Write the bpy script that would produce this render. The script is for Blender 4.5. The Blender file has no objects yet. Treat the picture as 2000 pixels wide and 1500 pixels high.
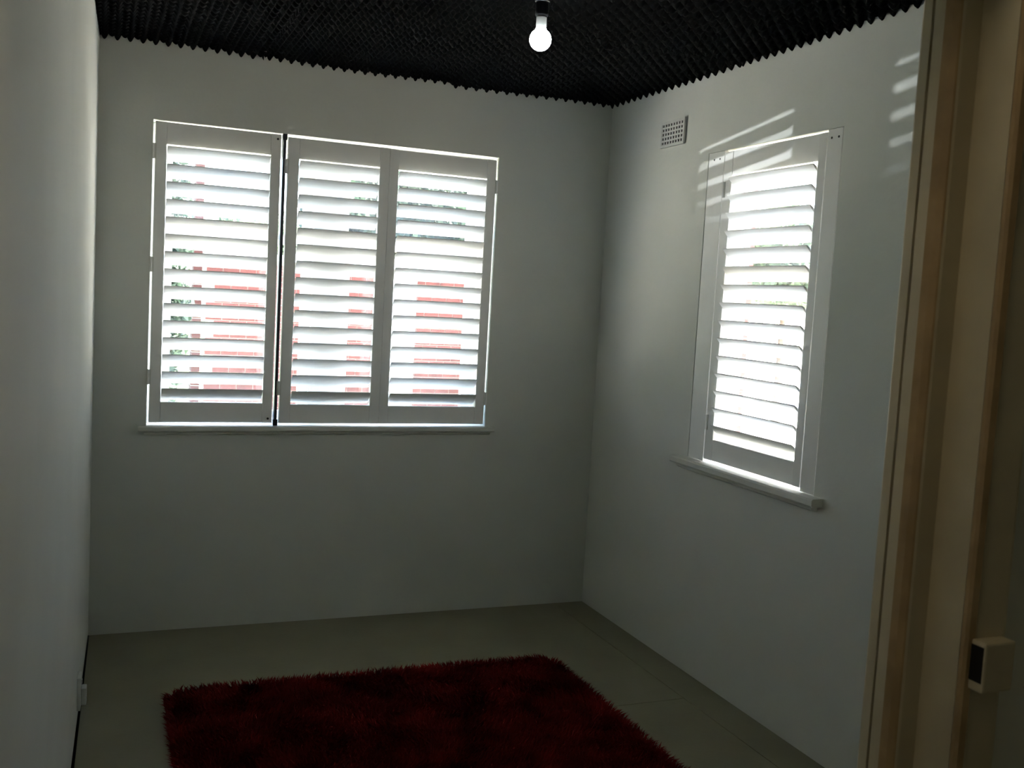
import bpy, bmesh, math, random
import numpy as np
from mathutils import Vector, Matrix

random.seed(7)
rng = np.random.default_rng(7)
sc = bpy.context.scene
col = sc.collection

# ------------------------------------------------------------------ camera
F_PX, YAW, PITCH, ROLL, CAM_Z = 1959.66, math.radians(22.1939), math.radians(4.9066), math.radians(3.1770), 1.562
D, XR = 4.602, 2.340            # back wall plane y = D, right wall plane x = XR
H = 2.55                        # underside of the foam
def xl(y):                      # left wall plane, not quite square to the back wall
    return -0.045 + 0.0228 * (y - 4.6)

fwd = Vector((math.sin(YAW) * math.cos(PITCH), math.cos(YAW) * math.cos(PITCH), -math.sin(PITCH)))
r0 = Vector((math.cos(YAW), -math.sin(YAW), 0)); u0 = r0.cross(fwd)
rgt = math.cos(ROLL) * r0 + math.sin(ROLL) * u0
upv = -math.sin(ROLL) * r0 + math.cos(ROLL) * u0
cam = bpy.data.cameras.new('camera')
cam.sensor_width = 36.0
cam.lens = F_PX / 2000 * 36.0
cam.clip_start = 0.05; cam.clip_end = 300
cam.dof.use_dof = True; cam.dof.focus_distance = 4.3; cam.dof.aperture_fstop = 8.0
camo = bpy.data.objects.new('camera', cam)
camo.matrix_world = Matrix(((rgt.x, upv.x, -fwd.x, 0), (rgt.y, upv.y, -fwd.y, 0), (rgt.z, upv.z, -fwd.z, CAM_Z), (0, 0, 0, 1)))
col.objects.link(camo)
sc.camera = camo
def ray(px, py):
    return rgt * (px - 1000) - upv * (py - 750) + fwd * F_PX
def at_y(px, py, y):            # the point of that pixel's ray on a plane y = const
    d = ray(px, py); t = y / d.y
    return Vector((d.x * t, y, CAM_Z + d.z * t))

# ------------------------------------------------------------------ world, sun, exposure
world = bpy.data.worlds.new('sky'); sc.world = world; world.use_nodes = True
wn = world.node_tree; bg = wn.nodes['Background']
sky = wn.nodes.new('ShaderNodeTexSky'); sky.sky_type = 'NISHITA'; sky.sun_disc = False
SUN_EL = math.radians(66)
sun_from = Vector((1.0, 0.14, 0)).normalized() * math.cos(SUN_EL) + Vector((0, 0, math.sin(SUN_EL)))
sky.sun_elevation = SUN_EL; sky.sun_rotation = math.atan2(sun_from.x, sun_from.y)
sky.air_density = 1.0; sky.dust_density = 2.0
wn.links.new(sky.outputs[0], bg.inputs[0]); bg.inputs[1].default_value = 0.55

def lamp(name, kind, loc, direction, energy, color, **kw):
    l = bpy.data.lights.new(name, kind); l.energy = energy; l.color = color
    for k, v in kw.items(): setattr(l, k, v)
    o = bpy.data.objects.new(name, l); o.location = loc
    o.rotation_euler = Vector(direction).to_track_quat('-Z', 'Y').to_euler()
    col.objects.link(o); return o
lamp('sun', 'SUN', (14, 3, 12), -sun_from, 22.0, (1.0, 0.93, 0.83), angle=0.0093)
# added spot lamp standing in for reflected sun: low, slightly rising stripe beam
g_dir = Vector((1.0, -1.37, 0.185)).normalized()
g_aim = Vector((1.28, D, 2.20))
lamp('hall_light', 'POINT', (0.12, 1.08, 2.36), (0, 0, -1), 0.64, (1.0, 0.78, 0.52), shadow_soft_size=0.09)
lamp('stripe_beam', 'SPOT', g_aim - g_dir * 14.0, g_dir, 2000.0, (0.93, 0.97, 1.0), spot_size=math.radians(4.3), spot_blend=1.0, shadow_soft_size=0.05)
# daylight portals (they only steer the sampling of the sky through the two windows)
for nm, loc, dr, sx, sy in (('portal_back', (0.96, D + 0.30, 1.57), (0, -1, 0), 1.7, 1.45), ('portal_right', (XR + 0.30, 3.26, 1.57), (-1, 0, 0), 0.95, 1.45)):
    p = lamp(nm, 'AREA', loc, dr, 1.0, (1, 1, 1), shape='RECTANGLE', size=sx, size_y=sy)
    p.data.cycles.is_portal = True

vs = sc.view_settings
sc.display_settings.display_device = 'sRGB'
vs.view_transform = 'Standard'; vs.look = 'None'; vs.gamma = 1.0; vs.use_curve_mapping = False
vs.exposure = 2.42
sc.cycles.use_denoising = True
sc.cycles.max_bounces = 14; sc.cycles.diffuse_bounces = 10; sc.cycles.glossy_bounces = 4
sc.cycles.transparent_max_bounces = 16
sc.cycles.sample_clamp_indirect = 4.0
sc.cycles.caustics_reflective = False; sc.cycles.caustics_refractive = False

# ------------------------------------------------------------------ materials
def mat(name, base, rough=0.6, vary=0.0, vscale=6.0, bump=0.0, bscale=60.0, second=None, spec=0.5, detail=4.0, metallic=0.0):
    m = bpy.data.materials.new(name); m.use_nodes = True
    nt = m.node_tree; b = nt.nodes['Principled BSDF']
    b.inputs['Roughness'].default_value = rough
    b.inputs['Specular IOR Level'].default_value = spec
    b.inputs['Metallic'].default_value = metallic
    tc = nt.nodes.new('ShaderNodeTexCoord')
    n = nt.nodes.new('ShaderNodeTexNoise'); n.inputs['Scale'].default_value = vscale; n.inputs['Detail'].default_value = detail
    nt.links.new(tc.outputs['Object'], n.inputs['Vector'])
    mix = nt.nodes.new('ShaderNodeMix'); mix.data_type = 'RGBA'
    c2 = second if second else tuple(max(0, c * (1 - vary)) for c in base)
    mix.inputs[6].default_value = (*base, 1); mix.inputs[7].default_value = (*c2, 1)
    rp = nt.nodes.new('ShaderNodeMapRange'); rp.inputs[1].default_value = 0.35; rp.inputs[2].default_value = 0.65
    nt.links.new(n.outputs['Fac'], rp.inputs[0]); nt.links.new(rp.outputs[0], mix.inputs[0])
    nt.links.new(mix.outputs[2], b.inputs['Base Color'])
    if bump:
        n2 = nt.nodes.new('ShaderNodeTexNoise'); n2.inputs['Scale'].default_value = bscale; n2.inputs['Detail'].default_value = 3
        nt.links.new(tc.outputs['Object'], n2.inputs['Vector'])
        bp = nt.nodes.new('ShaderNodeBump'); bp.inputs['Strength'].default_value = bump; bp.inputs['Distance'].default_value = 0.004
        nt.links.new(n2.outputs['Fac'], bp.inputs['Height']); nt.links.new(bp.outputs[0], b.inputs['Normal'])
    return m

M = {}
M['wall'] = mat('wall_paint', (0.70, 0.715, 0.67), 0.75, 0.04, 3.0, 0.25, 35.0, spec=0.3)
M['shutter'] = mat('shutter_paint', (0.86, 0.86, 0.84), 0.38, 0.03, 10.0, spec=0.4)
M['sill'] = mat('sill_paint', (0.68, 0.68, 0.63), 0.45, 0.06, 9.0, 0.1, 40)
M['floor'] = mat('floor_paint', (0.27, 0.25, 0.165), 0.45, 0.10, 4.0, 0.15, 50, spec=0.35)
M['foam'] = mat('foam', (0.0075, 0.008, 0.008), 0.95, 0.25, 8.0, spec=0.05)
M['cream'] = mat('cream_gloss_paint', (0.60, 0.54, 0.40), 0.5, 0.12, 7.0, 0.1, 40)
M['tan'] = mat('worn_timber_edge', (0.46, 0.33, 0.18), 0.5, 0.25, 12.0)
M['dark'] = mat('recess_shade', (0.006, 0.006, 0.006), 0.9, 0.0)  # near-black, painted in for the shade inside gaps and holes
M['post'] = mat('dark_grey_post', (0.045, 0.055, 0.075), 0.5, 0.1)
M['steel'] = mat('steel', (0.45, 0.45, 0.44), 0.4, 0.1, metallic=0.8)
M['black'] = mat('black_plastic', (0.012, 0.012, 0.014), 0.35, 0.0)
M['plastic'] = mat('white_plastic', (0.72, 0.72, 0.68), 0.4, 0.03)
M['vent'] = mat('vent_plaster', (0.66, 0.67, 0.64), 0.7, 0.06, 20)
M['pile'] = mat('red_pile', (0.25, 0.017, 0.014), 0.85, 0.0, 7.0, second=(0.11, 0.006, 0.006), spec=0.15, detail=6)
M['frame'] = mat('window_frame_paint', (0.82, 0.82, 0.79), 0.45, 0.04)
M['brick'] = mat('red_brick', (0.17, 0.052, 0.042), 0.9, 0.35, 3.0)
M['brick_dark'] = mat('dark_brick', (0.09, 0.03, 0.025), 0.9, 0.35, 3.0)
M['mortar'] = mat('mortar', (0.5, 0.43, 0.37), 0.95, 0.1, 20)
M['coping'] = mat('white_coping', (0.8, 0.79, 0.76), 0.7, 0.06)
M['grass'] = mat('dry_lawn', (0.10, 0.12, 0.05), 0.95, 0.3, 1.5)
M['paver'] = mat('tan_paving', (0.19, 0.165, 0.13), 0.9, 0.2, 1.0)
M['ground'] = mat('pale_concrete', (0.46, 0.44, 0.40), 0.9, 0.12, 0.7)
M['leaf'] = mat('leaf', (0.050, 0.080, 0.052), 0.6, 0.0, 1.2, second=(0.022, 0.040, 0.030))
M['leaf2'] = mat('leaf_light', (0.17, 0.22, 0.12), 0.6, 0.0, 1.2, second=(0.08, 0.12, 0.07))
for k in ('leaf', 'leaf2'):
    nt = M[k].node_tree; pb = nt.nodes['Principled BSDF']; out = nt.nodes['Material Output']
    tl = nt.nodes.new('ShaderNodeBsdfTranslucent'); mx = nt.nodes.new('ShaderNodeMixShader'); mx.inputs[0].default_value = 0.35
    nt.links.new(pb.inputs['Base Color'].links[0].from_socket, tl.inputs[0])
    nt.links.new(pb.outputs[0], mx.inputs[1]); nt.links.new(tl.outputs[0], mx.inputs[2]); nt.links.new(mx.outputs[0], out.inputs[0])
M['bark'] = mat('bark', (0.14, 0.10, 0.07), 0.9, 0.3)
M['outer'] = mat('outer_render', (0.55, 0.50, 0.44), 0.9, 0.1)

def glass_mat():
    m = bpy.data.materials.new('window_glass'); m.use_nodes = True
    nt = m.node_tree; nt.nodes.clear()
    out = nt.nodes.new('ShaderNodeOutputMaterial'); mx = nt.nodes.new('ShaderNodeMixShader')
    tr = nt.nodes.new('ShaderNodeBsdfTransparent'); tr.inputs[0].default_value = (0.97, 0.98, 0.975, 1)
    gl = nt.nodes.new('ShaderNodeBsdfGlossy'); gl.inputs['Roughness'].default_value = 0.02
    lw_ = nt.nodes.new('ShaderNodeLayerWeight')
    pw = nt.nodes.new('ShaderNodeMath'); pw.operation = 'POWER'; pw.inputs[1].default_value = 5.0
    fr = nt.nodes.new('ShaderNodeMath'); fr.operation = 'MULTIPLY_ADD'; fr.inputs[1].default_value = 0.96; fr.inputs[2].default_value = 0.04
    nt.links.new(lw_.outputs['Facing'], pw.inputs[0]); nt.links.new(pw.outputs[0], fr.inputs[0])
    nt.links.new(fr.outputs[0], mx.inputs[0]); nt.links.new(tr.outputs[0], mx.inputs[1]); nt.links.new(gl.outputs[0], mx.inputs[2])
    nt.links.new(mx.outputs[0], out.inputs[0]); return m
M['glass'] = glass_mat()

def emit_mat(name, color, strength):
    m = bpy.data.materials.new(name); m.use_nodes = True
    b = m.node_tree.nodes['Principled BSDF']
    b.inputs['Base Color'].default_value = (0.9, 0.9, 0.9, 1)
    b.inputs['Emission Color'].default_value = (*color, 1); b.inputs['Emission Strength'].default_value = strength
    return m
M['bulb'] = emit_mat('lit_bulb', (0.86, 0.95, 1.0), 8.0)

# ------------------------------------------------------------------ mesh helpers
class MB:
    def __init__(s): s.v = []; s.f = []
    def poly(s, vs, fs):
        n = len(s.v); s.v += [tuple(v) for v in vs]; s.f += [tuple(i + n for i in f) for f in fs]; return s
    def box(s, x0, x1, y0, y1, z0, z1):
        return s.poly([(x0, y0, z0), (x1, y0, z0), (x1, y1, z0), (x0, y1, z0), (x0, y0, z1), (x1, y0, z1), (x1, y1, z1), (x0, y1, z1)],
                      [(0, 3, 2, 1), (4, 5, 6, 7), (0, 1, 5, 4), (1, 2, 6, 5), (2, 3, 7, 6), (3, 0, 4, 7)])
    def prism(s, prof, a, b, fn):       # profile of 2-d points swept from a to b; fn(p, q, t) gives the point
        n = len(prof)
        vs = [fn(p[0], p[1], a) for p in prof] + [fn(p[0], p[1], b) for p in prof]
        fs = [(i, (i + 1) % n, n + (i + 1) % n, n + i) for i in range(n)] + [tuple(range(n - 1, -1, -1)), tuple(range(n, 2 * n))]
        return s.poly(vs, fs)
    def lathe(s, prof, cx, cy, cz, n=24):   # (radius, z) pairs about a vertical axis
        vs = []; fs = []
        for r, z in prof:
            for k in range(n):
                a = 2 * math.pi * k / n; vs.append((cx + r * math.cos(a), cy + r * math.sin(a), cz + z))
        for i in range(len(prof) - 1):
            for k in range(n):
                fs.append((i * n + k, i * n + (k + 1) % n, (i + 1) * n + (k + 1) % n, (i + 1) * n + k))
        fs.append(tuple(range(n - 1, -1, -1))); m = (len(prof) - 1) * n; fs.append(tuple(range(m, m + n)))
        return s.poly(vs, fs)
    def disc(s, c, axis, r, h, n=12):    # short cylinder from c along axis
        c = Vector(c); ax = Vector(axis).normalized(); e1 = ax.orthogonal().normalized(); e2 = ax.cross(e1)
        a = [c + (e1 * math.cos(2 * math.pi * k / n) + e2 * math.sin(2 * math.pi * k / n)) * r for k in range(n)]
        b = [p + ax * h for p in a]
        return s.poly(a + b, [(i, (i + 1) % n, n + (i + 1) % n, n + i) for i in range(n)] + [tuple(range(n - 1, -1, -1)), tuple(range(n, 2 * n))])
    def mesh(s, name, m, off=(0, 0, 0), bevel=0.0, smooth=False):
        me = bpy.data.meshes.new(name)
        me.from_pydata([(v[0] - off[0], v[1] - off[1], v[2] - off[2]) for v in s.v], [], s.f)
        bm = bmesh.new(); bm.from_mesh(me); bmesh.ops.recalc_face_normals(bm, faces=bm.faces)
        if bevel:
            bmesh.ops.bevel(bm, geom=[e for e in bm.edges if e.calc_face_angle(0) > 0.6], offset=bevel, segments=2, affect='EDGES', profile=0.6)
        if smooth:
            for f in bm.faces: f.smooth = True
        bm.to_mesh(me); bm.free(); me.materials.append(m); return me
    def build(s, name, m, parent=None, bevel=0.0, smooth=False, origin=None):
        off = wloc(parent) if parent else Vector(origin or (0, 0, 0))
        o = bpy.data.objects.new(name, s.mesh(name, m, off, bevel, smooth)); col.objects.link(o)
        if parent: o.parent = parent
        else: o.location = off
        return o
def wloc(o):
    v = Vector((0, 0, 0))
    while o: v += o.location; o = o.parent
    return v
def inst(name, me, loc, parent):
    o = bpy.data.objects.new(name, me); col.objects.link(o); o.parent = parent; o.location = Vector(loc) - wloc(parent); return o
def empty(name, loc):
    o = bpy.data.objects.new(name, None); o.empty_display_size = 0.05; o.location = loc; col.objects.link(o); return o
def tag(o, label=None, cat=None, group=None, kind=None):
    if label: o['label'] = label
    if cat: o['category'] = cat
    if group: o['group'] = group
    if kind: o['kind'] = kind
    return o

# ------------------------------------------------------------------ the room shell
WT = 0.24                                    # outer wall thickness
W1 = (0.172, 1.746, 0.921, 2.232)            # back opening x0 x1 z0 z1
W2 = (2.846, 3.686, 0.919, 2.212)            # right opening y0 y1 z0 z1
TOP = 2.75
Y_FRONT = 1.347                              # room face of the front wall
Y_HALL = 1.215
Y_REAR = -1.6
def lwall_poly(z0, z1, y0, y1, th):
    return [(xl(y0), y0), (xl(y1), y1), (xl(y1) - th, y1), (xl(y0) - th, y0)]

b = MB()
b.box(-0.35, W1[0], D, D + WT, 0, TOP); b.box(W1[1], XR + WT, D, D + WT, 0, TOP)
b.box(W1[0], W1[1], D, D + WT, 0, W1[2]); b.box(W1[0], W1[1], D, D + WT, W1[3], TOP)
tag(b.build('wall_back', M['wall']), 'white painted back wall around the wide shuttered window', kind='structure')
b = MB()
b.box(XR, XR + WT, Y_REAR, W2[0], 0, TOP); b.box(XR, XR + WT, W2[1], D, 0, TOP)
b.box(XR, XR + WT, W2[0], W2[1], 0, W2[2]); b.box(XR, XR + WT, W2[0], W2[1], W2[3], TOP)
tag(b.build('wall_right', M['wall']), 'white painted right wall around the single narrow shuttered window', kind='structure')
b = MB(); b.prism(lwall_poly(0, 0, Y_REAR, D, 0.09), 0.014, TOP, lambda p, q, t: (p, q, t))
wl = tag(b.build('wall_left', M['wall']), 'plain white left wall ending just above the floor', kind='structure')
b = MB(); b.prism([(xl(Y_REAR) - 0.03, Y_REAR), (xl(D) - 0.03, D), (xl(D) - 0.09, D), (xl(Y_REAR) - 0.09, Y_REAR)], -0.02, 0.014, lambda p, q, t: (p, q, t))
b.build('gap_shade_strip', M['dark'], wl)  # near-black strip standing for the shade under the raised wall
JX = 1.3226
b = MB(); b.box(JX + 0.02, XR, Y_HALL, Y_FRONT, 0, TOP); b.box(-0.14, JX + 0.02, Y_HALL, Y_FRONT, 2.135, TOP)
tag(b.build('wall_front', M['wall']), 'wall holding the doorway the room is seen through', kind='structure')
b = MB(); b.box(-0.35, XR + WT, Y_REAR - 0.1, Y_REAR, 0, TOP)
tag(b.build('wall_hall', M['wall']), 'hall wall behind the viewer', kind='structure')

fl = tag(MB().box(-0.45, XR + WT, Y_REAR - 0.1, D + WT, -0.25, -0.02).build('floor', M['dark']), 'beige painted sheet floor', kind='structure')
SEAM = 0.0015
GAP = 0.013                                  # the floor stops short of the left wall
MB().prism([(xl(1.28) + GAP, 1.28), (0.6, 1.28), (0.6, 3.335), (2.180 - SEAM, 3.335), (2.180 - SEAM, D), (xl(D) + GAP * 0.4, D)], -0.02, 0.0, lambda p, q, t: (p, q, t)).build('floor_sheet', M['floor'], fl)
for x0, x1, y0, y1 in ((0.6, 2.180 - SEAM, 1.28, 3.335 - 2 * SEAM), (2.180 + SEAM, XR, 1.28, 3.305), (2.180 + SEAM, XR, 3.305, D), (-0.26, XR, Y_REAR, 1.28)):
    MB().box(x0, x1, y0, y1, -0.02, 0.0).build('floor_sheet', M['floor'], fl)

ce = tag(MB().box(-0.45, XR + WT, Y_REAR - 0.1, D + WT, TOP, TOP + 0.12).build('ceiling', M['wall']), 'ceiling covered with black egg-crate acoustic foam', kind='structure')
MB().box(-0.30, XR, Y_REAR, Y_HALL, 2.60, TOP).build('hall_lining', M['wall'], ce)

# black convoluted foam, sheet by sheet
def foam_sheet(x0, x1, y0, y1, px, py, phx, phy, amp=0.0165, zoff=0.0):
    sx, sy = px / 9, py / 9
    nx, ny = int(round((x1 - x0) / sx)) + 1, int(round((y1 - y0) / sy)) + 1
    X = np.linspace(x0, x1, nx); Y = np.linspace(y0, y1, ny)
    gx, gy = np.meshgrid(X, Y)
    c = np.cos(2 * np.pi * gx / px + phx) * np.cos(2 * np.pi * gy / py + phy)
    c2 = np.cos(2 * np.pi * gx / px + phx + 0.6)
    wave = 0.004 * np.sin(gx * 5.1 + phx) * np.sin(gy * 4.3 + phy)
    z = H + 0.001 + zoff - amp * (0.80 * np.sign(c) * np.abs(c) ** 0.85 + 0.28 * c2) + wave
    lx = xl(gy) + 0.001
    gx = np.maximum(gx, lx)
    vs = np.stack([gx, gy, z], -1).reshape(-1, 3)
    i = np.arange(nx * ny).reshape(ny, nx)
    fs = np.stack([i[:-1, :-1], i[:-1, 1:], i[1:, 1:], i[1:, :-1]], -1).reshape(-1, 4)
    me = bpy.data.meshes.new('foam_sheet'); me.from_pydata(vs.tolist(), [], fs.tolist())
    me.materials.append(M['foam'])
    bm = bmesh.new(); bm.from_mesh(me)           # turn the skirt up to the ceiling so the sheet has its thickness
    be = [e for e in bm.edges if e.is_boundary]
    r = bmesh.ops.extrude_edge_only(bm, edges=be)
    for v in r['geom']:
        if isinstance(v, bmesh.types.BMVert): v.co.z = TOP - 0.001
    bmesh.ops.recalc_face_normals(bm, faces=bm.faces)
    for f in bm.faces: f.smooth = abs(f.normal.z) > 0.05
    bm.to_mesh(me); bm.free()
    o = bpy.data.objects.new('foam_sheet', me); col.objects.link(o); o.parent = ce
xs = [-0.13, 0.62, 1.47, XR - 0.001]; ys = [Y_FRONT + 0.001, 2.35, 3.48, D - 0.001]
for i in range(3):
    for j in range(3):
        foam_sheet(xs[i] + (0.001 if i else 0), xs[i + 1] - (0.001 if i < 2 else 0), ys[j] + 0.001, ys[j + 1] - (0.001 if j < 2 else 0),
                   (0.050, 0.0475, 0.052)[i], (0.050, 0.052, 0.058)[j], random.uniform(0, 6) if i < 2 else -2 * math.pi * XR / 0.052, random.uniform(0, 6) if j < 2 else -2 * math.pi * D / 0.058, zoff=(0.0, 0.002, -0.003)[i])

# unseen overhang added to keep direct sun off the narrow window
tag(MB().box(XR + WT + 0.001, XR + WT + 0.62, -1.0, D + WT + 0.5, TOP - 0.02, TOP + 0.10).build('sun_block_overhang', M['outer']), 'unseen roof overhang added to block the sun from the narrow window', kind='structure')
# ------------------------------------------------------------------ doorway frame at the right
dr = tag(empty('door_1', (JX, 1.28, 0)), 'cream painted doorway frame at the right edge', kind='structure')
HEAD = 2.102
zf = lambda p, q, t: (p, q, t)
def vstrip(name, prof, m, z1=HEAD, z0=0.0):
    return MB().prism(prof, z0, z1, zf).build(name, m, dr)
ja = vstrip('room_architrave', [(1.270, 1.347), (1.270, 1.366), (1.274, 1.372), (1.336, 1.372), (1.336, 1.347)], M['cream'], HEAD + 0.07)
st = vstrip('door_stop', [(1.270, 1.341), (1.270, 1.318), (1.2735, 1.304), (1.280, 1.295), (1.287, 1.291), (JX, 1.291), (JX, 1.341)], M['cream'])
vstrip('worn_edge', [(1.2695, 1.3175), (1.273, 1.3035), (1.2795, 1.2945), (1.2825, 1.2925), (1.284, 1.296), (1.275, 1.318)], M['tan'])
vstrip('jamb_lining', [(JX, 1.222), (JX, 1.347), (JX + 0.02, 1.347), (JX + 0.02, 1.215), (JX, 1.215)], M['cream'], HEAD + 0.045)
vstrip('gap_shade', [(1.300, 1.341), (1.300, 1.347), (JX, 1.347), (JX, 1.341)], M['dark'])  # near-black filler coloured as the shade between architrave and stop
vstrip('bead', [(JX, 1.214), (JX - 0.004, 1.210), (JX - 0.004, 1.203), (JX, 1.198), (JX + 0.012, 1.196), (JX + 0.012, 1.214)], M['tan'], HEAD + 0.045)
vstrip('hall_architrave', [(JX + 0.012, 1.199), (JX + 0.070, 1.194), (JX + 0.082, 1.200), (JX + 0.082, 1.215), (JX + 0.012, 1.215)], M['cream'], HEAD + 0.12)
b = MB(); b.box(-0.12, 1.270, 1.291, 1.372, HEAD, HEAD + 0.05); b.box(-0.12, JX, 1.198, 1.347, HEAD + 0.04, HEAD + 0.058)
b.build('head', M['cream'], dr)
# surface-mounted keeper of the lock
kz = 1.005
kp = MB().box(JX + 0.006, JX + 0.072, 1.168, 1.1985, kz - 0.042, kz + 0.042).build('lock_keeper', M['cream'], dr, bevel=0.004)
MB().box(JX + 0.0052, JX + 0.0068, 1.1715, 1.1965, kz - 0.026, kz + 0.034).build('keeper_mouth', M['dark'], kp)  # flat near-black plate painted for the shade inside the opening

# ------------------------------------------------------------------ windows (outer timber sashes, glass, sills)
def back(u, d, z): return (u, D + d, z)
def right(u, d, z): return (XR + d, u, z)
def ubox(fn, u0, u1, d0, d1, z0, z1, b=None):
    b = b or MB()
    a, c = fn(u0, d0, z0), fn(u1, d1, z1)
    return b.box(min(a[0], c[0]), max(a[0], c[0]), min(a[1], c[1]), max(a[1], c[1]), min(a[2], c[2]), max(a[2], c[2]))

def window(name, label, fn, op, units, mid_z):
    u0, u1, z0, z1 = op
    w = tag(empty(name, fn((u0 + u1) / 2, 0.12, z0)), label, kind='structure')
    b = MB(); e = 0.001
    ubox(fn, u0 + e, units[0][0] - 0.04, 0.09, 0.20, z0 + e, z1 - e, b); ubox(fn, units[-1][1] + 0.04, u1 - e, 0.09, 0.20, z0 + e, z1 - e, b)
    ubox(fn, units[0][0] - 0.04, units[-1][1] + 0.04, 0.09, 0.20, z0 + e, z0 + 0.022, b)
    ubox(fn, units[0][0] - 0.04, units[-1][1] + 0.04, 0.09, 0.20, z1 - 0.05, z1 - e, b)
    b.build('window_frame', M['frame'], w, 0.003)
    for k in range(len(units) - 1):
        ubox(fn, units[k][1] + 0.04, units[k + 1][0] - 0.04, 0.09, 0.20, z0 + 0.022, z1 - 0.05).build('mullion', M['frame'], w, 0.003)
    for a, c in units:
        for zz0, zz1, dd, sw in ((z0 + 0.022, mid_z + 0.02, 0.11, 0.045), (mid_z - 0.02, z1 - 0.05, 0.15, 0.040)):
            s = MB()
            ubox(fn, a - 0.04, a + sw - 0.04, dd, dd + 0.035, zz0, zz1, s); ubox(fn, c - sw + 0.04, c + 0.04, dd, dd + 0.035, zz0, zz1, s)
            ubox(fn, a + sw - 0.04, c - sw + 0.04, dd, dd + 0.035, zz0, zz0 + 0.035, s); ubox(fn, a + sw - 0.04, c - sw + 0.04, dd, dd + 0.035, zz1 - 0.04, zz1, s)
            so = s.build('sash', M['frame'], w)
            ubox(fn, a + sw - 0.04, c - sw + 0.04, dd + 0.015, dd + 0.019, zz0 + 0.035, zz1 - 0.04).build('pane', M['glass'], so)
    return w
w1 = window('window_1', 'wide sash window behind the three shutters', back, W1, [(0.262, 0.845), (1.060, 1.655)], 1.77)
w2 = window('window_2', 'narrow sash window behind the single shutter', right, W2, [(2.935, 3.622)], 1.72)

def slit_bounce_board(w, fn, op):
    ubox(fn, op[0] + 0.001, op[1] - 0.001, 0.0, 0.089, op[2] + 0.0002, op[2] + 0.0014).build('slit_bounce_board', M['frame'], w)  # thin white board added on the reveal floor to brighten the slit
def sill2(w, fn, s0, s1, a0, a1, zt, pr=0.052, th=0.034, mt=0.024):
    prof = [(-pr, zt - 0.006), (-pr + 0.005, zt), (-0.0005, zt), (-0.0005, zt - th), (-pr + 0.005, zt - th), (-pr, zt - th + 0.006)]
    MB().prism(prof, s0, s1, lambda p, q, t: fn(t, p, q)).build('window_sill', M['sill'], w)
    h = pr * 0.5
    p2 = [(-0.0005, zt - th), (-h, zt - th), (-h - 0.003, zt - th - 0.3 * mt), (-h, zt - th - 0.65 * mt), (-h * 0.6, zt - th - 0.9 * mt), (-h * 0.25, zt - th - mt), (-0.0005, zt - th - mt)]
    MB().prism(p2, a0, a1, lambda p, q, t: fn(t, p, q)).build('sill_moulding', M['sill'], w)
sill2(w1, back, 0.138, 1.785, 0.163, 1.768, 0.922, 0.034, 0.024, 0.016)
sill2(w2, right, 2.795, 3.752, 2.822, 3.728, 0.920, 0.050, 0.030, 0.022)
slit_bounce_board(w1, back, W1); slit_bounce_board(w2, right, W2)

# ------------------------------------------------------------------ plantation shutters
CH, TILT, PT = 0.085, math.radians(42), 0.0265        # blade chord, tilt, panel thickness
def blade_mesh(fn, L, name='louvre_blade'):
    prof = []
    n = 14
    for k in range(n):
        a = 2 * math.pi * k / n
        s, t = CH / 2 * math.cos(a), 0.0052 * math.sin(a)
        prof.append((s * math.cos(TILT) + t * math.sin(TILT), -s * math.sin(TILT) + t * math.cos(TILT)))
    def g(p, q, t):
        o = fn(0, 0, 0); w = fn(t, p, q); return (w[0] - o[0], w[1] - o[1], w[2] - o[2])
    return MB().prism(prof, -L / 2, L / 2, g).mesh(name, M['shutter'])
def shutter(label, fn, u0, u1, i0, i1, z0, z1, zi0, zi1, hinge_u=None, hinge_z=(), knob=()):
    root = tag(empty('shutter_panel', fn((u0 + u1) / 2, PT / 2, z0)), label, 'shutter', 'plantation shutter panels')
    ubox(fn, u0, i0, 0, PT, z0, z1).build('stile', M['shutter'], root, 0.002)
    ubox(fn, i1, u1, 0, PT, z0, z1).build('stile', M['shutter'], root, 0.002)
    e = 0.0004
    ubox(fn, i0 + e, i1 - e, 0.0015, PT - 0.0015, zi1, z1 - 0.0005).build('rail', M['shutter'], root, 0.002)
    ubox(fn, i0 + e, i1 - e, 0.0015, PT - 0.0015, z0 + 0.0005, zi0).build('rail', M['shutter'], root, 0.002)
    me = blade_mesh(fn, i1 - i0 - 0.004)
    n = 15; p = (zi1 - zi0) / (n + 0.06)
    pin = MB().disc(fn(0, 0, 0), Vector(fn(1, 0, 0)) - Vector(fn(0, 0, 0)), 0.004, 0.004, 8)
    for k in range(n):
        zc = zi1 - 0.036 - k * (zi1 - zi0 - 0.072) / (n - 1) - 0.001
        inst('louvre_blade', me, fn((i0 + i1) / 2, PT / 2, zc), root)
    for hz in hinge_z:
        h = ubox(fn, hinge_u - 0.010, hinge_u + 0.010, -0.0025, 0.0, hz - 0.032, hz + 0.032)
        ho = h.build('hinge', M['sill'], root)
        c = fn(hinge_u, -0.005, hz - 0.032)
        MB().disc(c, (0, 0, 1), 0.0045, 0.064, 10).build('hinge_pin', M['shutter'], ho)
    for ku, kz_ in knob:
        c = Vector(fn(ku, 0.0, kz_)); ax = Vector(fn(ku, -1.0, kz_)) - c
        MB().disc(c, ax, 0.005, 0.003, 12).build('catch_screw', M['black'], root)
    return root
shutter('white louvred shutter at the left of the wide window, beside the dark post', back, 0.181, 0.708, 0.228, 0.664, 0.936, 2.226, 1.024, 2.133,
        0.176, (1.135, 1.62, 2.10), ((0.693, 2.205), (0.690, 0.955)))
shutter('white louvred shutter in the middle of the wide window, right of the dark post', back, 0.740, 1.206, 0.790, 1.160, 0.934, 2.219, 1.020, 2.128,
        0.735, (1.095, 2.09))
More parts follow.
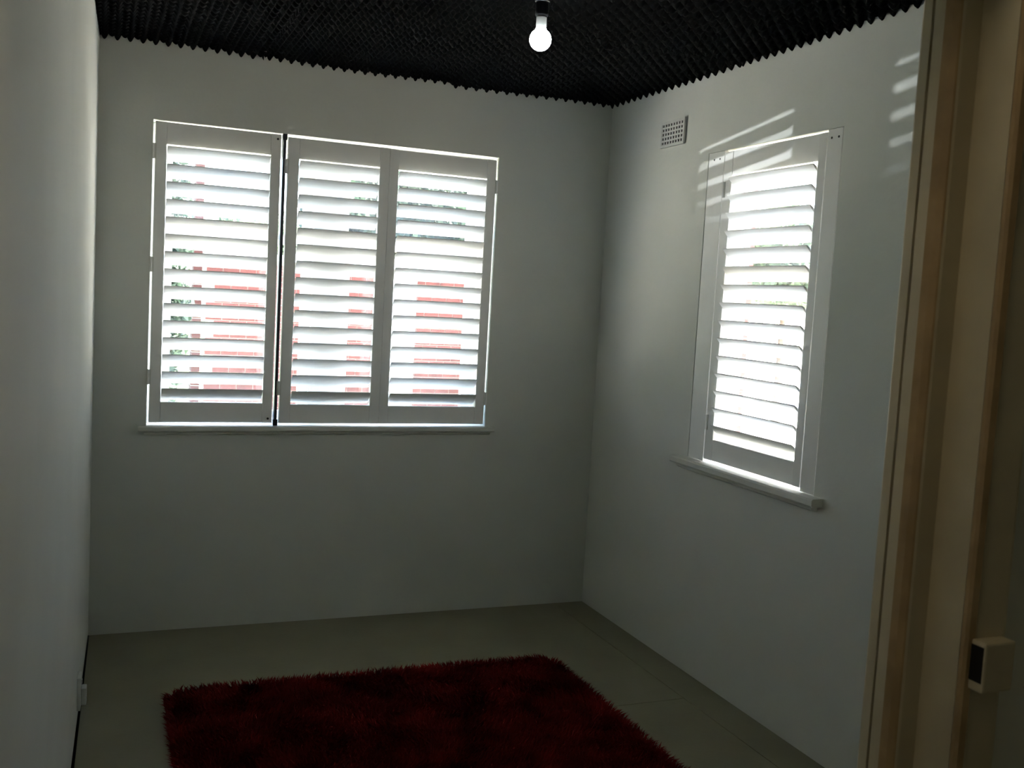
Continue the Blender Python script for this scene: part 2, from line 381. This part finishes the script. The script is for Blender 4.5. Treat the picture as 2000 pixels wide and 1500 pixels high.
shutter('white louvred shutter at the right end of the wide window, nearest the corner', back, 1.2068, 1.735, 1.250, 1.688, 0.934, 2.217, 1.018, 2.125,
        1.741, (1.06, 2.09))
shutter('white louvred shutter filling the narrow window of the right wall', right, 2.931, 3.563, 2.972, 3.505, 0.934, 2.203, 1.022, 2.106,
        3.5555, (1.09, 2.05))
tp = tag(empty('centre_post', (0.724, D + 0.02, W1[2])), 'slim dark grey post between the left and middle shutters', 'post')
MB().box(0.7175, 0.7305, D + 0.001, D + 0.045, W1[2] + 0.002, W1[3] - 0.001).build('post_bar', M['post'], tp)
MB().box(0.714, 0.734, D - 0.003, D + 0.001, W1[2] + 0.002, W1[2] + 0.030).build('post_bracket', M['black'], tp)
MB().box(0.714, 0.734, D - 0.003, D + 0.001, W1[3] - 0.028, W1[3] - 0.001).build('post_bracket', M['black'], tp)
# fixed boards either side of the narrow shutter
for lab, a, c, scr in (('white fixed board at the far side of the narrow shutter', 3.567, 3.6815, (3.598, 3.640)),
                       ('white fixed board at the near side of the narrow shutter', 2.850, 2.926, (2.868, 2.905))):
    f = tag(empty('side_board', right((a + c) / 2, 0.01, W2[2])), lab, 'board', 'side boards of the narrow shutter')
    ubox(right, a, c, 0.0, 0.020, W2[2] + 0.004, 2.2105).build('board', M['shutter'], f, 0.0015)
    if a > 3: ubox(right, 3.6817, 3.6855, 0.003, 0.018, W2[2] + 0.004, 2.2105).build('gap_shade_strip', M['dark'], f)  # dark strip painted in for the shade of the crack
    for s_ in scr:
        MB().disc(right(s_, 0.0, 2.180), (-1, 0, 0), 0.0042, 0.0012, 10).build('screw', M['black'], f)

# ------------------------------------------------------------------ wall vent
vy0, vy1, vz0, vz1 = 3.880, 4.081, 2.276, 2.391
vt = tag(empty('wall_vent', (XR, (vy0 + vy1) / 2, vz0)), 'white air vent with rows of square holes on the right wall', 'vent')
MB().box(XR - 0.0075, XR - 0.0008, vy0 + 0.003, vy1 - 0.003, vz0 + 0.003, vz1 - 0.003).build('backing', M['dark'], vt)
NC, NR = 8, 5
mx, mz = 0.010, 0.009
cw, rh = (vy1 - vy0 - 2 * mx) / NC, (vz1 - vz0 - 2 * mz) / NR
b = MB(); fx0, fx1 = XR - 0.012, XR - 0.003
b.box(fx0, fx1, vy0, vy0 + mx, vz0, vz1); b.box(fx0, fx1, vy1 - mx, vy1, vz0, vz1)
b.box(fx0, fx1, vy0 + mx, vy1 - mx, vz0, vz0 + mz); b.box(fx0, fx1, vy0 + mx, vy1 - mx, vz1 - mz, vz1)
b.build('vent_frame', M['vent'], vt)
for k in range(NR + 1):
    zc = vz0 + mz + k * rh
    MB().box(fx0 + 0.0008, fx0 + 0.0042, vy0 + mx, vy1 - mx, max(zc - rh * 0.2, vz0 + mz), min(zc + rh * 0.2, vz1 - mz)).build('vent_bar', M['vent'], vt)
for k in range(NC + 1):
    yc = vy0 + mx + k * cw
    MB().box(fx0 + 0.0014, fx0 + 0.0044, max(yc - cw * 0.24, vy0 + mx), min(yc + cw * 0.24, vy1 - mx), vz0 + mz, vz1 - mz).build('vent_bar', M['vent'], vt)

# ------------------------------------------------------------------ power point on the left wall
oy, oz = 3.66, 0.066
def lw(y, d, z): return (xl(y) + d, y, z)
pp = tag(empty('power_point', lw(oy, 0.001, oz)), 'white power point with a plug, low on the left wall', 'power point')
def lbox(y0, y1, d0, d1, z0, z1):
    b = MB(); b.poly([lw(y0, d0, z0), lw(y0, d1, z0), lw(y1, d1, z0), lw(y1, d0, z0), lw(y0, d0, z1), lw(y0, d1, z1), lw(y1, d1, z1), lw(y1, d0, z1)],
                     [(0, 3, 2, 1), (4, 5, 6, 7), (0, 1, 5, 4), (1, 2, 6, 5), (2, 3, 7, 6), (3, 0, 4, 7)]); return b
lbox(oy - 0.037, oy + 0.037, 0.0005, 0.012, oz, oz + 0.115).build('face_plate', M['plastic'], pp, 0.002)
lbox(oy - 0.024, oy + 0.020, 0.012, 0.030, oz + 0.014, oz + 0.074).build('plug', M['plastic'], pp, 0.004)
lbox(oy - 0.008, oy + 0.006, 0.012, 0.016, oz + 0.084, oz + 0.100).build('switch', M['plastic'], pp, 0.001)

# ------------------------------------------------------------------ light bulb
bx, by, bz = 1.222, 2.92, 2.356
bl = tag(empty('light_bulb', (bx, by, bz)), 'round lit white bulb hanging from the black foam ceiling', 'light bulb')
R = 0.0335
prof = [(0.004, -R * 0.995)] + [(R * math.cos(a), R * math.sin(a)) for a in np.linspace(-1.35, 1.05, 20)] + [(0.0163, 0.0340)]
MB().lathe(prof, bx, by, bz, 32).build('globe', M['bulb'], bl, smooth=True)
MB().lathe([(0.0150, 0.036), (0.0160, 0.040), (0.0160, 0.066), (0.0125, 0.070)], bx, by, bz, 24).build('bulb_neck', M['plastic'], bl)
lh = tag(empty('lamp_holder', (bx, by, bz + 0.07)), 'black lamp holder above the lit bulb', 'lamp holder')
MB().lathe([(0.0185, 0.0705), (0.0200, 0.074), (0.0200, 0.112), (0.0230, 0.114), (0.0230, 0.122), (0.0200, 0.124), (0.0185, 0.150), (0.008, 0.156)], bx, by, bz, 28).build('socket', M['black'], lh)
MB().lathe([(0.0075, 0.156), (0.0075, 0.200), (0.0450, 0.203), (0.0450, 0.215)], bx, by, bz, 24).build('stem', M['black'], lh)

# ------------------------------------------------------------------ shaggy rug
RX0, RX1, RY0, RY1, RC = 0.228, 1.828, 1.62, 3.862, 0.10
def rrect(x0, x1, y0, y1, r, n=8):
    pts = []
    for cx, cy, a0 in ((x1 - r, y1 - r, 0), (x0 + r, y1 - r, 90), (x0 + r, y0 + r, 180), (x1 - r, y0 + r, 270)):
        for k in range(n + 1):
            a = math.radians(a0 + 90 * k / n); pts.append((cx + r * math.cos(a), cy + r * math.sin(a)))
    return pts
rug = tag(empty('shag_rug', ((RX0 + RX1) / 2, (RY0 + RY1) / 2, 0)), 'deep red shaggy rug on the beige floor', 'rug')
MB().prism(rrect(RX0, RX1, RY0, RY1, RC), 0.0, 0.008, zf).build('backing', M['pile'], rug)
NS = 115000
px_ = rng.uniform(RX0, RX1, NS); py_ = rng.uniform(RY0, RY1, NS)
qx = np.maximum(np.maximum(RX0 + RC - px_, px_ - RX1 + RC), 0); qy = np.maximum(np.maximum(RY0 + RC - py_, py_ - RY1 + RC), 0)
keep = np.hypot(qx, qy) < RC
px_, py_ = px_[keep], py_[keep]; n = len(px_)
ang = 2.2 * np.sin(px_ * 9 + 1.3 * np.sin(py_ * 7)) + 2.0 * np.sin(py_ * 8 + 1.7 * np.sin(px_ * 6 + 1)) + rng.normal(0, 0.9, n)
lean = 0.30 + 0.35 * rng.random(n)
# strands at the rim spill outwards
ex = np.where(px_ - RX0 < 0.03, -1.0, 0) + np.where(RX1 - px_ < 0.03, 1.0, 0); ey = np.where(py_ - RY0 < 0.03, -1.0, 0) + np.where(RY1 - py_ < 0.03, 1.0, 0)
dx, dy = np.cos(ang) + 1.6 * ex, np.sin(ang) + 1.6 * ey
nn = np.hypot(dx, dy) + 1e-6; dx, dy = dx / nn, dy / nn
ln = rng.uniform(0.024, 0.040, n)
lean = np.clip(lean + 0.25 * (np.abs(ex) + np.abs(ey)), 0, 0.85)
w = rng.uniform(0.0017, 0.0029, n)
sa = rng.uniform(0, 2 * np.pi, n); wx, wy = np.cos(sa) * w, np.sin(sa) * w
zb = np.full(n, 0.006)
hz = np.sqrt(1 - lean ** 2)
mxx, myy, mzz = px_ + dx * lean * ln * 0.35, py_ + dy * lean * ln * 0.35, zb + ln * hz * 0.62
txx, tyy, tzz = px_ + dx * lean * ln, py_ + dy * lean * ln, zb + ln * hz * 0.92
V = np.empty((n, 5, 3))
V[:, 0] = np.stack([px_ - wx, py_ - wy, zb], -1); V[:, 1] = np.stack([px_ + wx, py_ + wy, zb], -1)
V[:, 2] = np.stack([mxx + wx, myy + wy, mzz], -1); V[:, 3] = np.stack([mxx - wx, myy - wy, mzz], -1)
V[:, 4] = np.stack([txx, tyy, tzz], -1)
V = V.reshape(-1, 3) - np.array(rug.location)
base = (np.arange(n) * 5)[:, None]
loops = np.concatenate([base + np.array([0, 1, 2, 3]), base + np.array([3, 2, 4])], 1).ravel()
starts = np.stack([np.arange(n) * 7, np.arange(n) * 7 + 4], 1).ravel(); totals = np.tile([4, 3], n)
me = bpy.data.meshes.new('pile')
me.vertices.add(n * 5); me.vertices.foreach_set('co', V.ravel().astype(np.float32))
me.loops.add(n * 7); me.loops.foreach_set('vertex_index', loops.astype(np.int32))
me.polygons.add(n * 2); me.polygons.foreach_set('loop_start', starts.astype(np.int32)); me.polygons.foreach_set('loop_total', totals.astype(np.int32))
me.update(calc_edges=True); me.validate(); me.materials.append(M['pile'])
po = bpy.data.objects.new('pile', me); col.objects.link(po); po.parent = rug; po['kind'] = 'stuff'

# ------------------------------------------------------------------ outside
GZ = -0.75
tag(MB().box(-40, 60, D + WT + 0.02, D + 5.5, GZ - 0.3, GZ).build('ground_yard', M['ground']), 'pale paved yard outside the back window', kind='structure')
tag(MB().box(-40, 9.5, D + 5.5, 70, GZ - 0.3, GZ).build('ground_lawn', M['grass']), 'dull lawn in front of the brick boundary wall', kind='structure')
tag(MB().box(9.5, 260, D + 5.5, 260, GZ - 0.3, GZ).build('ground_court', M['ground']), 'pale sunlit paving far beyond the narrow window', kind='structure')
tag(MB().box(XR + WT + 0.02, 60, -30, D + WT + 0.02, GZ - 0.3, GZ).build('ground_side', M['paver']), 'tan paved yard outside the narrow window', kind='structure')

# red brick boundary wall with a white coping, seen through the back window
BY = 15.5
bx0, bx1 = at_y(402, 560, BY).x, at_y(985, 560, BY).x
btop = at_y(560, 512, BY).z
bw = tag(empty('brick_wall', ((bx0 + bx1) / 2, BY, GZ)), 'red brick boundary wall with white coping beyond the wide window', 'brick wall')
MB().box(bx0 + 0.004, bx1 - 0.004, BY + 0.006, BY + 0.22, GZ, btop).build('mortar_core', M['mortar'], bw)
BL, BH, JT = 0.23, 0.076, 0.011
bmesh_full = MB().box(-BL / 2, BL / 2, 0, 0.02, 0, BH).mesh('brick', M['brick'])
bmesh_half = MB().box(-BL / 4 + 0.003, BL / 4 - 0.003, 0, 0.02, 0, BH).mesh('brick', M['brick'])
cells = []
nrow = int((btop - GZ) / (BH + JT))
for r_ in range(nrow):
    x = bx0 + (BL + JT) * (0.5 if r_ % 2 == 0 else 1.0)
    z = GZ + 0.005 + r_ * (BH + JT)
    while x + BL / 2 < bx1:
        cells.append((x, z)); x += BL + JT
tgt = at_y(640, 640, BY)
cells.sort(key=lambda c: abs(c[0] - tgt.x) * 0.6 + abs(c[1] - 1.0) * 1.6)
for i, (x, z) in enumerate(cells[:300]):
    inst('brick', bmesh_full, (x, BY - 0.008 - 0.003 * ((i * 7) % 5) / 5, z), bw)
b = MB()
for x, z in cells[300:]: b.box(x - BL / 2, x + BL / 2, BY - 0.009, BY + 0.01, z, z + BH)
tag(b.build('brick_courses', M['brick'], bw), kind='stuff')
MB().box(bx0 - 0.05, bx1 + 0.05, BY - 0.06, BY + 0.28, btop, btop + 0.10).build('coping', M['coping'], bw)

rx0, rx1 = at_y(728, 600, BY - 0.02).x, at_y(812, 600, BY - 0.02).x
MB().box(rx0, rx1, BY - 0.035, BY - 0.0125, GZ, at_y(560, 520, BY).z).build('render_panel', M['coping'], bw)
# brick piers
def pier(label, p0, p1, y, ztop):
    x0, x1 = at_y(p0[0], p0[1], y).x, at_y(p1[0], p1[1], y).x
    o = tag(empty('brick_pier', ((x0 + x1) / 2, y, GZ)), label, 'pier')
    MB().box(x0 + 0.003, x1 - 0.003, y + 0.003, y + 0.3, GZ, ztop).build('mortar_core', M['mortar'], o)
    me = MB().box(-(x1 - x0) / 2, (x1 - x0) / 2, 0, 0.30, 0, 0.076).mesh('brick', M['brick_dark'] if p0[0] < 1000 else M['brick'])
    z = GZ + 0.004
    while z + 0.08 < ztop:
        inst('brick', me, ((x0 + x1) / 2, y - 0.004, z), o); z += 0.087
    MB().box(x0 - 0.03, x1 + 0.03, y - 0.03, y + 0.33, ztop, ztop + 0.08).build('pier_cap', M['coping'], o)
pier('dark red brick pier at the left end of the boundary wall', (379, 500), (396, 500), 13.5, 3.6)
pier('slender red brick pier beyond the narrow window', (1457, 450), (1476, 450), 15.0, 4.4)

def tree(label, x, y, zc, rx, ry, rz, nleaf, m, ls, group):
    t = tag(empty('tree', (x, y, GZ)), label, 'tree', group)
    b = MB(); b.lathe([(0.09, 0), (0.06, (zc - GZ) * 0.5), (0.035, zc - GZ)], x, y, GZ, 10)
    b.build('trunk', M['bark'], t)
    d = rng.normal(size=(nleaf, 3)); d /= np.linalg.norm(d, axis=1)[:, None]
    rad = rng.random(nleaf) ** 0.45
    lump = 1 + 0.22 * np.sin(d[:, 0] * 6 + x) * np.sin(d[:, 2] * 7 + y) + 0.12 * np.sin(d[:, 1] * 13)
    c = d * (rad * lump)[:, None] * np.array([rx, ry, rz]) + np.array([x, y, zc])
    a = rng.normal(size=(nleaf, 3)); a /= np.linalg.norm(a, axis=1)[:, None]
    e = np.cross(a, rng.normal(size=(nleaf, 3))); e /= np.linalg.norm(e, axis=1)[:, None]
    s = (ls * rng.uniform(0.6, 1.3, nleaf))[:, None]
    Vv = np.stack([c - a * s, c + e * s * 0.38, c + a * s, c - e * s * 0.38], 1).reshape(-1, 3)
    off = np.array([x, y, GZ])
    me = bpy.data.meshes.new('foliage'); me.from_pydata((Vv - off).tolist(), [], np.arange(nleaf * 4).reshape(-1, 4).tolist())
    me.materials.append(m)
    o = bpy.data.objects.new('foliage', me); col.objects.link(o); o.parent = t; o['kind'] = 'stuff'
G1, G2 = 'trees behind the boundary wall', 'trees beyond the narrow window'
p = at_y(352, 470, 12.8); tree('dark green tree left of the dark brick pier', p.x - 0.12, 12.8, 1.6, 0.26, 0.4, 1.7, 3000, M['leaf'], 0.07, G1)
p = at_y(720, 400, 21); tree('broad green tree behind the right part of the boundary wall', p.x + 0.3, 19.5, 2.9, 1.9, 1.3, 1.25, 9000, M['leaf'], 0.13, G1)
p = at_y(905, 420, 24.5); tree('green tree behind the right end of the boundary wall', p.x + 0.9, 24.5, 3.0, 1.7, 1.4, 1.2, 5000, M['leaf'], 0.13, G1)
p = at_y(500, 440, 24); tree('small pale green tree far behind the left of the boundary wall', p.x, 24, 2.5, 1.2, 1.0, 0.7, 2500, M['leaf2'], 0.13, G1)
p = at_y(1500, 470, 17); tree('grey green tree just right of the slender pier', p.x + 0.5, 17, 2.6, 1.0, 1.0, 1.1, 3600, M['leaf2'], 0.12, G2)
p = at_y(1570, 470, 21); tree('feathery green tree at the near side of the narrow window', p.x + 0.6, 21, 2.9, 1.0, 1.0, 1.3, 3200, M['leaf2'], 0.16, G2)
